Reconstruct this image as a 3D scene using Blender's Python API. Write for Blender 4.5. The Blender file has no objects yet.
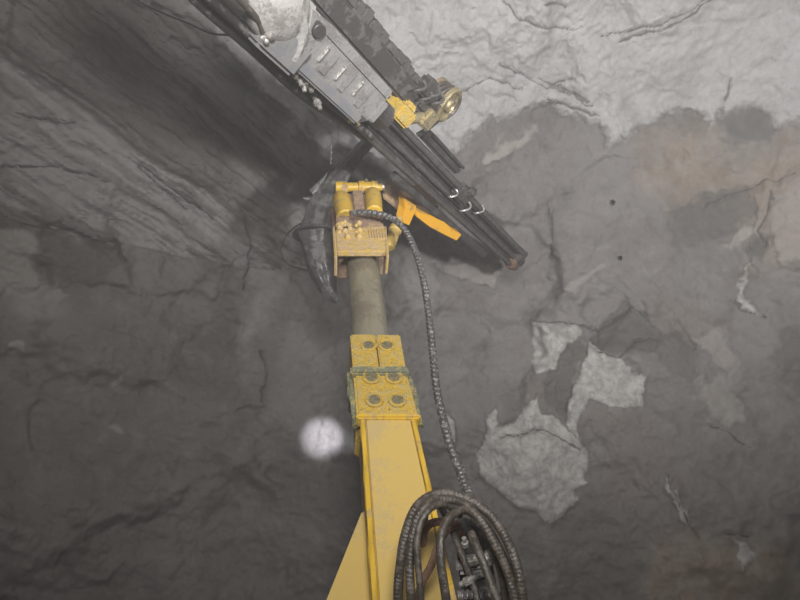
import bpy, bmesh, math, random
import numpy as np
from mathutils import Vector, Matrix
random.seed(7)
S = bpy.context.scene
C = S.collection
R = math.radians

# ------------------------------------------------------------------ camera
CAM = Vector((0, 0, 1.9)); PITCH = R(15); FPX = 600.0
FW = Vector((0, math.cos(PITCH), math.sin(PITCH)))
UP = Vector((0, -math.sin(PITCH), math.cos(PITCH)))
RT = Vector((1, 0, 0))
cd = bpy.data.cameras.new('camera'); cd.sensor_width = 36; cd.lens = 36 * FPX / 800; cd.clip_start = .05
co = bpy.data.objects.new('camera', cd); C.objects.link(co)
co.location = CAM; co.rotation_euler = (R(90) + PITCH, 0, 0)
S.camera = co

def ray(px, py):
    return RT * ((px - 400) / FPX) + UP * ((300 - py) / FPX) + FW
def at(px, py, d):
    """point of the mine at a distance d along the view axis"""
    return CAM + ray(px, py) * d

# ------------------------------------------------------------------ tagging
def tag(o, label=None, cat=None, group=None, kind=None):
    if label: o['label'] = label
    if cat: o['category'] = cat
    if group: o['group'] = group
    if kind: o['kind'] = kind
    return o
def thing(name, label, cat, loc, group=None):
    o = bpy.data.objects.new(name, None); C.objects.link(o)
    o.location = loc; o.empty_display_size = .1
    return tag(o, label, cat, group)

# ------------------------------------------------------------------ materials
def newmat(name):
    m = bpy.data.materials.new(name); m.use_nodes = True
    nt = m.node_tree
    return m, nt, nt.nodes['Principled BSDF']
def N(nt, typ, **kw):
    n = nt.nodes.new(typ)
    for k, v in kw.items():
        if k in n.inputs.keys(): n.inputs[k].default_value = v
        else: setattr(n, k, v)
    return n
def noise(nt, vec, scale, detail=5, rough=.6, dist=0):
    n = N(nt, 'ShaderNodeTexNoise', Scale=scale, Detail=detail, Roughness=rough, Distortion=dist)
    if vec is not None: nt.links.new(vec, n.inputs['Vector'])
    return n.outputs['Fac']
def math_(nt, op, a, b=0.0, c=None, clamp=False):
    n = nt.nodes.new('ShaderNodeMath'); n.operation = op; n.use_clamp = clamp
    for i, v in enumerate((a, b, c)):
        if v is None: continue
        if isinstance(v, (int, float)): n.inputs[i].default_value = v
        else: nt.links.new(v, n.inputs[i])
    return n.outputs[0]
def ramp(nt, v, a, b, lo=0.0, hi=1.0, smooth=True):
    n = nt.nodes.new('ShaderNodeMapRange'); n.interpolation_type = 'SMOOTHSTEP' if smooth else 'LINEAR'
    nt.links.new(v, n.inputs['Value'])
    n.inputs['From Min'].default_value = a; n.inputs['From Max'].default_value = b
    n.inputs['To Min'].default_value = lo; n.inputs['To Max'].default_value = hi
    return n.outputs['Result']
def mix(nt, f, a, b, mode='MIX'):
    n = nt.nodes.new('ShaderNodeMix'); n.data_type = 'RGBA'; n.blend_type = mode
    if isinstance(f, (int, float)): n.inputs[0].default_value = f
    else: nt.links.new(f, n.inputs[0])
    for i, v in ((6, a), (7, b)):
        if isinstance(v, tuple): n.inputs[i].default_value = v if len(v) == 4 else v + (1,)
        else: nt.links.new(v, n.inputs[i])
    return n.outputs[2]
def bump(nt, b, h, strength=.5, dist=.02):
    n = N(nt, 'ShaderNodeBump', Strength=strength, Distance=dist)
    nt.links.new(h, n.inputs['Height']); nt.links.new(n.outputs[0], b.inputs['Normal'])
def geo_pos(nt): return nt.nodes.new('ShaderNodeNewGeometry').outputs['Position']

def dirty(name, base, dirt, amount=.5, scale=9, rough=.5, rough_dirt=.9, metal=0.0, bstr=.35, fine=60, third=None, tamt=.3):
    """a painted or bare surface with patchy dirt of its own shape"""
    m, nt, b = newmat(name); p = geo_pos(nt)
    n1 = noise(nt, p, scale, 6, .65); n2 = noise(nt, p, fine, 4, .6)
    f = math_(nt, 'ADD', n1, math_(nt, 'MULTIPLY', math_(nt, 'SUBTRACT', n2, .5), .35))
    k = ramp(nt, f, .62 - amount * .3, .74 - amount * .3)
    col = mix(nt, k, base, dirt)
    if third:
        n3 = noise(nt, p, scale * 1.7, 5, .7, .4)
        col = mix(nt, ramp(nt, n3, .70 - tamt * .3, .78 - tamt * .3), col, third)
    nt.links.new(col, b.inputs['Base Color'])
    nt.links.new(ramp(nt, k, 0, 1, rough, rough_dirt), b.inputs['Roughness'])
    b.inputs['Metallic'].default_value = metal
    bump(nt, b, f, bstr, .012)
    return m
M = {}
M['yellow'] = dirty('yellow_paint', (.55, .39, .115), (.47, .35, .14), .45, 3.5, .42, .7, bstr=.12, third=(.40, .28, .08), tamt=.05)
M['yellow_bright'] = dirty('yellow_paint_clean', (.62, .40, .04), (.42, .30, .12), .36, 14, .36, .8, bstr=.5, third=(.22, .13, .05), tamt=.22)
M['yellow_grease'] = dirty('yellow_paint_greasy', (.60, .40, .055), (.50, .39, .16), .50, 30, .28, .55, bstr=1.2, fine=120, third=(.26, .15, .04), tamt=.34)
M['orange'] = dirty('orange_paint', (.70, .36, .02), (.36, .22, .08), .2, 9, .45, .8)
M['mud'] = dirty('mud_on_yellow', (.52, .38, .20), (.56, .38, .08), .45, 22, .75, .6, bstr=1.0, third=(.25, .16, .09), tamt=.2)
M['mudbrown'] = dirty('brown_mud', (.30, .20, .15), (.42, .30, .16), .5, 20, .8, .9, bstr=.9)
M['grease'] = dirty('green_grease', (.19, .20, .135), (.36, .29, .12), .45, 30, .25, .5, bstr=1.0)
M['bolt'] = dirty('greasy_bolt', (.19, .17, .105), (.27, .22, .11), .5, 45, .25, .5, metal=.2, bstr=1.0)
M['steel'] = dirty('greasy_steel_tube', (.30, .275, .20), (.22, .19, .14), .45, 3, .22, .4, metal=.25, bstr=.06)
M['rubber'] = dirty('black_rubber', (.028, .027, .026), (.11, .105, .10), .35, 14, .35, .8, bstr=.3)
M['hose'] = dirty('dusty_hose', (.060, .052, .046), (.105, .088, .074), .42, 16, .34, .6, bstr=.5)
M['oilyhose'] = dirty('oily_hose', (.058, .049, .040), (.105, .088, .072), .40, 26, .24, .5, bstr=.7, third=(.15, .125, .10), tamt=.05)
M['wrap'] = dirty('spiral_wrap', (.085, .082, .08), (.26, .25, .24), .30, 30, .25, .5, bstr=.4)
M['sheath'] = dirty('hose_sheath', (.10, .098, .096), (.20, .196, .19), .55, 7, .32, .6, bstr=.5)
M['dark'] = dirty('dark_steel', (.062, .058, .056), (.10, .094, .09), .45, 11, .42, .8, metal=.25, bstr=.5)
M['rail'] = dirty('worn_steel_rail', (.13, .125, .12), (.085, .08, .076), .5, 14, .38, .7, metal=.4, bstr=.4)
M['grey'] = dirty('dusty_grey_casting', (.25, .245, .24), (.175, .165, .16), .5, 8, .45, .8, metal=.1, bstr=.7)
M['pale'] = dirty('pale_dusty_casting', (.36, .35, .335), (.22, .21, .20), .45, 7, .5, .85, bstr=.8)
M['bluegrey'] = dirty('blue_grey_plate', (.24, .25, .265), (.24, .235, .23), .6, 9, .32, .7, metal=.25, bstr=.35)
M['silver'] = dirty('bright_fitting', (.50, .49, .46), (.22, .205, .19), .45, 40, .3, .6, metal=.5, bstr=.4)
M['rust'] = dirty('rusty_steel', (.13, .07, .045), (.20, .12, .075), .5, 18, .7, .9, bstr=.7)
M['brass'] = dirty('brassy_drum', (.40, .34, .20), (.20, .17, .12), .45, 25, .3, .7, metal=.5, bstr=.7)

# ------------------------------------------------------------------ mesh helper
class MB:
    def __init__(s): s.bm = bmesh.new()
    def _merge(s, b):
        me = bpy.data.meshes.new('t'); b.to_mesh(me); b.free(); s.bm.from_mesh(me); bpy.data.meshes.remove(me)
    def hexa(s, pts, bev=.006, seg=2):
        """eight corners, lower four then upper four"""
        b = bmesh.new(); v = [b.verts.new(p) for p in pts]
        for f in ((0, 3, 2, 1), (4, 5, 6, 7), (0, 1, 5, 4), (1, 2, 6, 5), (2, 3, 7, 6), (3, 0, 4, 7)):
            b.faces.new([v[i] for i in f])
        bmesh.ops.recalc_face_normals(b, faces=b.faces)
        if bev: bmesh.ops.bevel(b, geom=b.edges[:], offset=bev, segments=seg, affect='EDGES', clamp_overlap=True)
        s._merge(b); return s
    def box(s, fr, lo, hi, bev=.006, seg=2):
        p = [(lo[0], lo[1], lo[2]), (hi[0], lo[1], lo[2]), (hi[0], hi[1], lo[2]), (lo[0], hi[1], lo[2]),
             (lo[0], lo[1], hi[2]), (hi[0], lo[1], hi[2]), (hi[0], hi[1], hi[2]), (lo[0], hi[1], hi[2])]
        return s.hexa([fr @ Vector(q) for q in p], bev, seg)
    def prism(s, fr, poly, z0, z1, bev=.004):
        b = bmesh.new()
        lo = [b.verts.new(fr @ Vector((x, y, z0))) for x, y in poly]
        hi = [b.verts.new(fr @ Vector((x, y, z1))) for x, y in poly]
        n = len(poly)
        b.faces.new(lo[::-1]); b.faces.new(hi)
        for i in range(n): b.faces.new((lo[i], lo[(i + 1) % n], hi[(i + 1) % n], hi[i]))
        bmesh.ops.recalc_face_normals(b, faces=b.faces)
        if bev: bmesh.ops.bevel(b, geom=b.edges[:], offset=bev, segments=2, affect='EDGES', clamp_overlap=True)
        s._merge(b); return s
    def lathe(s, p0, p1, prof, seg=24):
        """prof: (t along p0-p1 in metres, radius)"""
        a = (p1 - p0).normalized(); u = a.orthogonal().normalized(); w = a.cross(u)
        b = s.bm; rings = []
        for t, r in prof:
            rings.append([b.verts.new(p0 + a * t + (u * math.cos(2 * math.pi * k / seg) + w * math.sin(2 * math.pi * k / seg)) * max(r, 1e-4)) for k in range(seg)])
        for A, B in zip(rings, rings[1:]):
            for k in range(seg): b.faces.new((A[k], A[(k + 1) % seg], B[(k + 1) % seg], B[k]))
        b.faces.new(rings[0][::-1]); b.faces.new(rings[-1]); return s
    def cyl(s, p0, p1, r, seg=20, bev=.004, r1=None):
        L = (p1 - p0).length; r1 = r if r1 is None else r1; bev = min(bev, L * .3, r * .4)
        return s.lathe(p0, p1, [(0, r - bev), (bev, r), (L - bev, r1), (L, r1 - bev)], seg)
    def sweep(s, pts, rad, seg=10, step=.02, wrap=0.0, pitch=.022, lump=0.0, seed=0, ridge=0.0):
        P, L = resample(pts, step if not wrap else pitch / 5)
        n = len(P); b = s.bm; rnd = random.Random(seed)
        rr = rad if callable(rad) else (lambda t: rad)
        ph = [rnd.uniform(0, 6.28) for _ in range(6)]
        t0 = (P[1] - P[0]).normalized(); u = t0.orthogonal().normalized(); rings = []
        for i, p in enumerate(P):
            t = (P[min(i + 1, n - 1)] - P[max(i - 1, 0)]).normalized()
            u = (u - t * u.dot(t)).normalized(); w = t.cross(u); ring = []; d = i * L / (n - 1)
            for k in range(seg):
                a = 2 * math.pi * k / seg; r = rr(i / (n - 1))
                if wrap:
                    q = ((d / pitch + k / seg) % 1.0)
                    r *= 1 + wrap * (1 if q < .62 else -1.2)
                if lump:
                    r *= 1 + lump * (math.sin(3 * a + ph[0] + d * 21) * .5 + math.sin(5 * a + ph[1] - d * 33) * .35 + math.sin(2 * a + ph[2] + d * 57) * .4)
                if ridge: r *= 1 + ridge * (math.sin(5 * a + ph[3] + d * 2.5) + .7 * math.sin(9 * a + ph[4] - d * 3))
                ring.append(b.verts.new(p + (u * math.cos(a) + w * math.sin(a)) * r))
            rings.append(ring)
        for A, B in zip(rings, rings[1:]):
            for k in range(seg): b.faces.new((A[k], A[(k + 1) % seg], B[(k + 1) % seg], B[k]))
        b.faces.new(rings[0][::-1]); b.faces.new(rings[-1]); return s
    def build(s, name, mat, parent=None, sharp=32):
        bmesh.ops.recalc_face_normals(s.bm, faces=s.bm.faces)
        me = bpy.data.meshes.new(name)
        if parent is not None:
            loc = Vector(parent['_w']) if '_w' in parent else parent.location.copy()
        else:
            loc = sum((v.co for v in s.bm.verts), Vector()) / max(1, len(s.bm.verts))
        bmesh.ops.translate(s.bm, verts=s.bm.verts, vec=-loc)
        s.bm.to_mesh(me); s.bm.free()
        me.materials.append(M[mat])
        me.polygons.foreach_set('use_smooth', [True] * len(me.polygons))
        me.set_sharp_from_angle(angle=R(sharp))
        o = bpy.data.objects.new(name, me); C.objects.link(o)
        if parent is not None: o.parent = parent
        else: o.location = loc
        if parent is not None: PW[o.name] = loc
        return o
PW = {}
class Sub:
    """lets a part act as a parent for a sub-part: parts sit at their thing's origin"""
def child(mb, name, mat, part, sharp=32):
    loc = PW[part.name]
    bmesh.ops.recalc_face_normals(mb.bm, faces=mb.bm.faces)
    bmesh.ops.translate(mb.bm, verts=mb.bm.verts, vec=-loc)
    me = bpy.data.meshes.new(name); mb.bm.to_mesh(me); mb.bm.free(); me.materials.append(M[mat])
    me.polygons.foreach_set('use_smooth', [True] * len(me.polygons)); me.set_sharp_from_angle(angle=R(sharp))
    o = bpy.data.objects.new(name, me); C.objects.link(o); o.parent = part; PW[o.name] = loc
    return o
def resample(pts, step):
    pts = [Vector(p) for p in pts]
    if len(pts) == 2: dense = [pts[0].lerp(pts[1], i / 20) for i in range(21)]
    else:
        dense = []
        Q = [pts[0] * 2 - pts[1]] + pts + [pts[-1] * 2 - pts[-2]]
        for i in range(1, len(Q) - 2):
            p0, p1, p2, p3 = Q[i - 1:i + 3]
            for j in range(16):
                t = j / 16
                dense.append(.5 * ((2 * p1) + (p2 - p0) * t + (2 * p0 - 5 * p1 + 4 * p2 - p3) * t * t + (3 * p1 - p0 - 3 * p2 + p3) * t ** 3))
        dense.append(pts[-1])
    cum = [0]
    for a, b in zip(dense, dense[1:]): cum.append(cum[-1] + (b - a).length)
    L = cum[-1]; n = max(3, int(L / step)); out = []; j = 0
    for i in range(n + 1):
        d = L * i / n
        while j < len(cum) - 2 and cum[j + 1] < d: j += 1
        f = (d - cum[j]) / max(1e-9, cum[j + 1] - cum[j]); out.append(dense[j].lerp(dense[j + 1], min(1, f)))
    return out, L

# ------------------------------------------------------------------ rock shell of the heading
CT = np.array((.3, 2.0, 2.2))
def nrm(v): v = np.array(v, float); return v / np.linalg.norm(v)
PL = []   # (normal, offset, part)
def plane(n, p, part): n = nrm(n); PL.append((n, float(n @ np.array(p, float)), part))
plane((.06, 1, -.03), (0, 6.6, 3), 'wall_back')
plane((-.66, .75, .0), (-2.3, 6.3, 3), 'wall_left')
plane((-.40, .58, .70), (-1.75, 6.5, 4.35), 'ceiling')          # left shoulder
plane((.0, .60, .80), (2.5, 6.6, 5.75), 'ceiling')              # brow above the face
plane((0, .05, 1), (0, 2, 7.0), 'ceiling')
plane((-1, .1, .15), (-4.9, 2, 3), 'wall_left')
plane((1, .32, .1), (4.9, 6.2, 3), 'wall_right')
plane((0, 0, -1), (0, 0, 0), 'floor')
plane((0, -1, 0), (0, -5, 0), 'wall_front')
PN = 16
def base_r(w):
    acc = np.zeros(w.shape[:-1]); best = np.full(w.shape[:-1], -1.0); idx = np.zeros(w.shape[:-1], int)
    for i, (n, c, _) in enumerate(PL):
        q = np.maximum(0, (w @ n) / (c - n @ CT)); acc += q ** PN
        m = q > best; best = np.where(m, q, best); idx = np.where(m, i, idx)
    return acc ** (-1 / PN), idx
def chart(p):
    """(azimuth, elevation) of a point seen from the middle of the heading, in degrees"""
    d = np.asarray(p, float) - CT
    return np.degrees(np.arctan2(d[..., 0], d[..., 1])), np.degrees(np.arctan2(d[..., 2], np.hypot(d[..., 0], d[..., 1])))
def on_rock(px, py):
    r = np.array(ray(px, py)); o = np.array(CAM); lo, hi = .5, 15.0
    for _ in range(40):
        mid = (lo + hi) / 2; d = o + r * mid - CT; L = np.linalg.norm(d)
        if L < base_r((d / L)[None])[0][0]: lo = mid
        else: hi = mid
    return o + r * lo
def chart_px(pts): return np.array([chart(on_rock(*p)) for p in pts])

def h3(i, j, k, s):
    x = (i.astype(np.int64) * 73856093) ^ (j.astype(np.int64) * 19349663) ^ (k.astype(np.int64) * 83492791) ^ (s * 2654435761)
    x = x & 0xffffffff
    x = ((x ^ (x >> 16)) * 0x45d9f3b) & 0xffffffff; x = ((x ^ (x >> 16)) * 0x45d9f3b) & 0xffffffff
    return ((x ^ (x >> 16)) & 0xffffff) / float(0xffffff)
def vnoise(p, s):
    f = np.floor(p).astype(np.int64); t = p - f; t = t * t * t * (t * (t * 6 - 15) + 10); o = 0
    for a in (0, 1):
        for b in (0, 1):
            for c in (0, 1):
                wgt = (t[:, 0] if a else 1 - t[:, 0]) * (t[:, 1] if b else 1 - t[:, 1]) * (t[:, 2] if c else 1 - t[:, 2])
                o = o + wgt * h3(f[:, 0] + a, f[:, 1] + b, f[:, 2] + c, s)
    return o * 2 - 1
def fbm(p, s, oct=4, g=.5):
    a, o, q = 1.0, 0, p
    for i in range(oct): o = o + a * vnoise(q, s + i); q = q * 2.03 + 11.7; a *= g
    return o
def facets(p, s, slope=.3, step=.12, k_=22.0):
    """broken planes: every cell of rock has its own tilt and height"""
    f = np.floor(p).astype(np.int64); wsum = np.zeros(len(p)); val = np.zeros(len(p))
    for a in (-1, 0, 1):
        for b in (-1, 0, 1):
            for c in (-1, 0, 1):
                i, j, k = f[:, 0] + a, f[:, 1] + b, f[:, 2] + c
                dx = p[:, 0] - i - h3(i, j, k, s); dy = p[:, 1] - j - h3(i, j, k, s + 1); dz = p[:, 2] - k - h3(i, j, k, s + 2)
                d = dx * dx + dy * dy + dz * dz; m = np.exp(-k_ * d) + 1e-12
                v = (h3(i, j, k, s + 3) - .5) * step + slope * ((h3(i, j, k, s + 4) - .5) * dx + (h3(i, j, k, s + 5) - .5) * dy + (h3(i, j, k, s + 6) - .5) * dz)
                wsum += m; val += m * v
    return val / wsum
def sd_poly(x, y, P):
    """signed distance, positive inside"""
    d = np.full(x.shape, 9e9); ins = np.zeros(x.shape, bool); n = len(P)
    for i in range(n):
        ax, ay = P[i]; bx, by = P[(i + 1) % n]; ex, ey = bx - ax, by - ay
        t = np.clip(((x - ax) * ex + (y - ay) * ey) / (ex * ex + ey * ey + 1e-12), 0, 1)
        d = np.minimum(d, (x - ax - ex * t) ** 2 + (y - ay - ey * t) ** 2)
        ins ^= ((ay > y) != (by > y)) & (x < ex * (y - ay) / (ey + 1e-12 * (ey == 0)) + ax)
    return np.where(ins, 1, -1) * np.sqrt(d)
def d_line(x, y, P):
    d = np.full(x.shape, 9e9)
    for (ax, ay), (bx, by) in zip(P[:-1], P[1:]):
        ex, ey = bx - ax, by - ay
        t = np.clip(((x - ax) * ex + (y - ay) * ey) / (ex * ex + ey * ey + 1e-12), 0, 1)
        d = np.minimum(d, (x - ax - ex * t) ** 2 + (y - ay - ey * t) ** 2)
    return np.sqrt(d)

# rock colour areas: lit facets painted pale, the lighter grey roof, brown staining, open cracks
LIT = [[(528, 322), (542, 321), (575, 325), (578, 336), (562, 348), (552, 366), (534, 370), (531, 345)],
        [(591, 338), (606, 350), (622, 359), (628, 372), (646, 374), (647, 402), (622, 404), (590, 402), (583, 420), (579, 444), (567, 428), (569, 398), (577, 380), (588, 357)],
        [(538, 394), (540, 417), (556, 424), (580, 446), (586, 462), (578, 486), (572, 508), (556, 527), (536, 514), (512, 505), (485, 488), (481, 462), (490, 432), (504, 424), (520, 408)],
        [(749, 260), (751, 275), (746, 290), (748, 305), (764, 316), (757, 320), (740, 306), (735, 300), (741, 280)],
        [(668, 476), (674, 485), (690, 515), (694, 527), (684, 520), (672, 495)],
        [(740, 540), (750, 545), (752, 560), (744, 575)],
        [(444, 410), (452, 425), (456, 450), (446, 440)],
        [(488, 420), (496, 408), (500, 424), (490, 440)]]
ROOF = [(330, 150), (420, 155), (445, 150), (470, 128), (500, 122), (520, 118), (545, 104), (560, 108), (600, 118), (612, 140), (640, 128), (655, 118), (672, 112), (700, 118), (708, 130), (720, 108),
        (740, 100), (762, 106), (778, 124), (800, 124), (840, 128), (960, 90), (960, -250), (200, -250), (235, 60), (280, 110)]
BROWN = [[(640, 130), (700, 128), (730, 150), (800, 128), (860, 150), (860, 260), (770, 260), (745, 245), (720, 200), (650, 200)], [(745, 195), (860, 180), (860, 270), (790, 262), (752, 258)],
         [(640, 560), (700, 530), (800, 540), (860, 620), (640, 640)]]
SHADED = [[(585, 410), (650, 405), (700, 470), (720, 540), (640, 560), (560, 540), (588, 470)], [(520, 380), (575, 340), (588, 350), (568, 385), (562, 425), (545, 415)],
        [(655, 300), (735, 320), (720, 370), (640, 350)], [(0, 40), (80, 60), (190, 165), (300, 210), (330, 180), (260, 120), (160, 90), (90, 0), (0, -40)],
        [(0, 195), (60, 220), (120, 240), (125, 290), (60, 275), (0, 330)]]  # shade painted into the rock: shadow band upper left, dim lower face
CRACK = [[(575, 77), (550, 83), (566, 92), (595, 103)], [(540, 75), (570, 92), (592, 98)], [(548, 104), (570, 105), (595, 110)],
         [(600, 36), (625, 30), (660, 20), (690, 8), (712, -4)], [(502, -4), (520, 15), (545, 27), (573, 33)], [(546, 2), (568, 8)],
         [(722, 100), (727, 92), (731, 82)], [(458, 92), (475, 82), (490, 74), (520, 90)], [(500, 62), (540, 82), (570, 96)],
         [(130, 158), (175, 188), (215, 218)], [(140, 168), (190, 208)], [(20, 115), (45, 124), (75, 128)], [(0, 165), (60, 168), (110, 178)],
         [(150, 5), (185, 20), (215, 34)], [(170, 40), (200, 52)],
         [(700, 210), (730, 195), (765, 182), (800, 175)], [(765, 195), (767, 215), (756, 232), (766, 246)], [(728, 300), (744, 312), (766, 318)],
         [(600, 350), (620, 357), (640, 340), (660, 345)], [(528, 320), (560, 322), (600, 330), (632, 310), (650, 325)],
         [(708, 425), (725, 430), (748, 446)], [(668, 476), (685, 512), (700, 540)], [(730, 532), (752, 537)],
         [(245, 215), (250, 250), (243, 290)], [(262, 350), (266, 380), (260, 400)], [(95, 236), (122, 245), (125, 265)], [(548, 100), (600, 112)],
         [(545, 200), (552, 230), (548, 260)], [(500, 440), (530, 430), (560, 440), (578, 450)], [(620, 40), (680, 18), (730, -10)]]
HOLES = [(612, 203), (620, 258)]
LEDGE = [[(0, 192), (60, 218), (120, 243), (165, 232), (240, 255), (215, 300), (120, 290), (60, 275), (0, 300)], [(745, 195), (800, 172), (860, 165), (860, 270), (790, 262), (766, 250), (752, 225)],
         [(632, 310), (660, 330), (720, 370), (690, 385), (640, 372), (600, 350)], [(720, 108), (742, 100), (764, 108), (780, 126), (760, 140), (720, 140)]]

azs = np.concatenate([np.linspace(-180, -80, 22)[:-1], np.linspace(-80, 78, 900), np.linspace(78, 180, 22)[1:-1]])
els = np.concatenate([np.linspace(-89.8, -27, 18)[:-1], np.linspace(-27, 80, 600), np.linspace(80, 89.8, 8)[1:]])
AZ, EL = np.meshgrid(azs, els)
a_, e_ = np.radians(AZ.ravel()), np.radians(EL.ravel())
Wd = np.stack([np.sin(a_) * np.cos(e_), np.cos(a_) * np.cos(e_), np.sin(e_)], 1)
r0, cls = base_r(Wd)
P0 = CT + Wd * r0[:, None]
az, el = AZ.ravel(), EL.ravel()
DEG = math.radians(1) * 4.8                                            # a degree on the rock, about 8 cm
jx = az + 1.1 * fbm(P0 * 3.1, 60, 4, .6); jy = el + 1.1 * fbm(P0 * 3.1, 70, 4, .6)
cx = np.cos(np.radians(el))
def sd(P, ragged=1.0):
    A = chart_px(P); k = np.cos(np.radians(A[:, 1].mean())); A = A * np.array((k, 1))
    return sd_poly((az + (jx - az) * ragged) * k, el + (jy - el) * ragged, A) * DEG
def dl(P, ragged=.35):
    A = chart_px(P); k = np.cos(np.radians(A[:, 1].mean())); A = A * np.array((k, 1))
    return d_line((az + (jx - az) * ragged) * k, el + (jy - el) * ragged, A) * DEG
sm = lambda x, a, b: (lambda t: t * t * (3 - 2 * t))(np.clip((x - a) / (b - a), 0, 1))
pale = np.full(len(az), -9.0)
for P in LIT: pale = np.maximum(pale, sd(P, .6))
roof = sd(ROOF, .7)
brown = np.full(len(az), -9.0)
for P in BROWN: brown = np.maximum(brown, sd(P, 1.5))
shaded = np.full(len(az), -9.0)
for P in SHADED: shaded = np.maximum(shaded, sd(P, 1.4))
LAYER = [[(-60, 95), (0, 112), (90, 128), (150, 150), (215, 190), (243, 225), (240, 252), (170, 232), (120, 243), (60, 215), (0, 190), (-60, 170)],
         [(125, 75), (150, 40), (190, 25), (240, 60), (290, 120), (335, 150), (300, 165), (220, 145), (160, 112)], [(0, 235), (40, 250), (70, 300), (60, 330), (0, 320)], [(225, 235), (265, 225), (280, 260), (275, 330), (240, 330), (235, 280)]]
layer = np.full(len(az), -9.0)
for P in LAYER: layer = np.maximum(layer, sd(P, 1.2))
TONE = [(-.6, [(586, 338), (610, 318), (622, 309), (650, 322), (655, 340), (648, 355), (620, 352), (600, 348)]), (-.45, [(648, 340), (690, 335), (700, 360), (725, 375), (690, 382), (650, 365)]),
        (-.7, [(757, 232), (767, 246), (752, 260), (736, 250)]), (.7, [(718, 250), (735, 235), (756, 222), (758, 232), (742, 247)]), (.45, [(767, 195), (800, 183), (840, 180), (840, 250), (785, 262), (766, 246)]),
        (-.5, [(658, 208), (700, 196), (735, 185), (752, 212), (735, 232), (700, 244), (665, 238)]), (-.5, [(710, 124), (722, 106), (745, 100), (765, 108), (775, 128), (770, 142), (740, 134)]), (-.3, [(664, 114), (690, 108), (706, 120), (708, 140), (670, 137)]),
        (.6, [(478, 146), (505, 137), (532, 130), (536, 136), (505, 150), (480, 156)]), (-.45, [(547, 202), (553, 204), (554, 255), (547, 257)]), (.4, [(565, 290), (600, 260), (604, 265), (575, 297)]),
        (-.55, [(545, 356), (575, 340), (588, 350), (575, 368), (568, 400), (572, 430), (556, 415), (548, 385)]), (.45, [(428, 262), (470, 258), (505, 268), (490, 288), (450, 277)]), (.3, [(405, 255), (425, 250), (440, 290), (420, 330), (408, 300)]),  # the lighter patch below the feed tip paints lit rock
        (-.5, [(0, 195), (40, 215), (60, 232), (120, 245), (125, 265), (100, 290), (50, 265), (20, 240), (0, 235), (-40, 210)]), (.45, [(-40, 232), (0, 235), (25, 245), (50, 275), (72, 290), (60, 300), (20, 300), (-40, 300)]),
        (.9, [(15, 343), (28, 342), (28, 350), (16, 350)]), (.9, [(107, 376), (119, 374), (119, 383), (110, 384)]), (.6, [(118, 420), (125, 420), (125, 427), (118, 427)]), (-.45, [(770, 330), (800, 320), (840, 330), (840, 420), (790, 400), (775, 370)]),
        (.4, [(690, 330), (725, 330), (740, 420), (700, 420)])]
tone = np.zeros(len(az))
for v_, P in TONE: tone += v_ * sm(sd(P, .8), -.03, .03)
crack = np.full(len(az), 9.0)
for P in CRACK: crack = np.minimum(crack, dl(P))
ledge = np.full(len(az), -9.0)
for P in LEDGE: ledge = np.maximum(ledge, sd(P, .7))
hole = np.full(len(az), 9.0)
for h in HOLES:
    A = chart(on_rock(*h)); hole = np.minimum(hole, np.hypot((az - A[0]) * math.cos(R(A[1])), el - A[1]) * DEG)

# relief: broken planes at three sizes, bedding streaks on the left shoulder, wrinkles in the roof
wp = P0 + .16 * np.stack([fbm(P0 * 1.7, 5, 4), fbm(P0 * 1.7, 15, 4), fbm(P0 * 1.7, 25, 4)], 1)
disp = .16 * fbm(P0 * .55, 1, 3)
disp += facets(wp * np.array((.75, .8, .95)), 100, .34, .16, 14)
f2 = facets(wp * np.array((2.0, 2.1, 2.4)) + 3.3, 200, .09, .05, 11)
f3 = facets(wp * np.array((5.5, 5.5, 6.5)) + 7.1, 300, .026, .016, 10)
inroof = sm(roof, -.03, .05)
disp += f2 * (1 - .45 * inroof) + f3
s1 = np.array(on_rock(130, 158)); s2 = np.array(on_rock(215, 218)); sv = nrm(s2 - s1)
shoulder = (cls == 2).astype(float)
wq = P0 + .3 * (wp - P0); an = wq - 0.945 * (wq @ sv)[:, None] * sv
streak = fbm(an * 3.6, 400, 5, .66)
left_roof = sm(-P0[:, 0], .2, 1.6) * (P0[:, 2] > 4.0)
disp += .085 * streak * (.25 + .75 * left_roof)
disp += -.03 * np.abs(fbm(wp * np.array((2.2, 5, 6)), 500, 4, .6)) * inroof
disp += .012 * fbm(P0 * 14, 600, 4, .6)
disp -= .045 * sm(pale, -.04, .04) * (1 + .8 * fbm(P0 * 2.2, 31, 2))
disp -= .06 * sm(ledge, -.05, .05)
disp -= .05 * tone * (P0[:, 0] > .5)
disp -= .09 * sm(roof, -.06, .06) * sm(P0[:, 0], -.2, 2.0) * sm(P0[:, 1], 3.5, 4.5)
disp += .05 * (1 - sm(crack, .004, .028)) * (.6 + .5 * fbm(P0 * 5, 77, 2))
disp += .14 * (1 - sm(hole, .012, .024))
low = cls == 7
disp = np.where(low, disp * .35, disp)
strata = left_roof * streak + .6 * sm(layer, -.16, .22) * (1 + .5 * streak)
rr = np.maximum(.5, r0 + disp)
P1 = CT + Wd * rr[:, None]
P1[:, 2] = np.where(low, np.minimum(P1[:, 2], .06), P1[:, 2])

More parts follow.
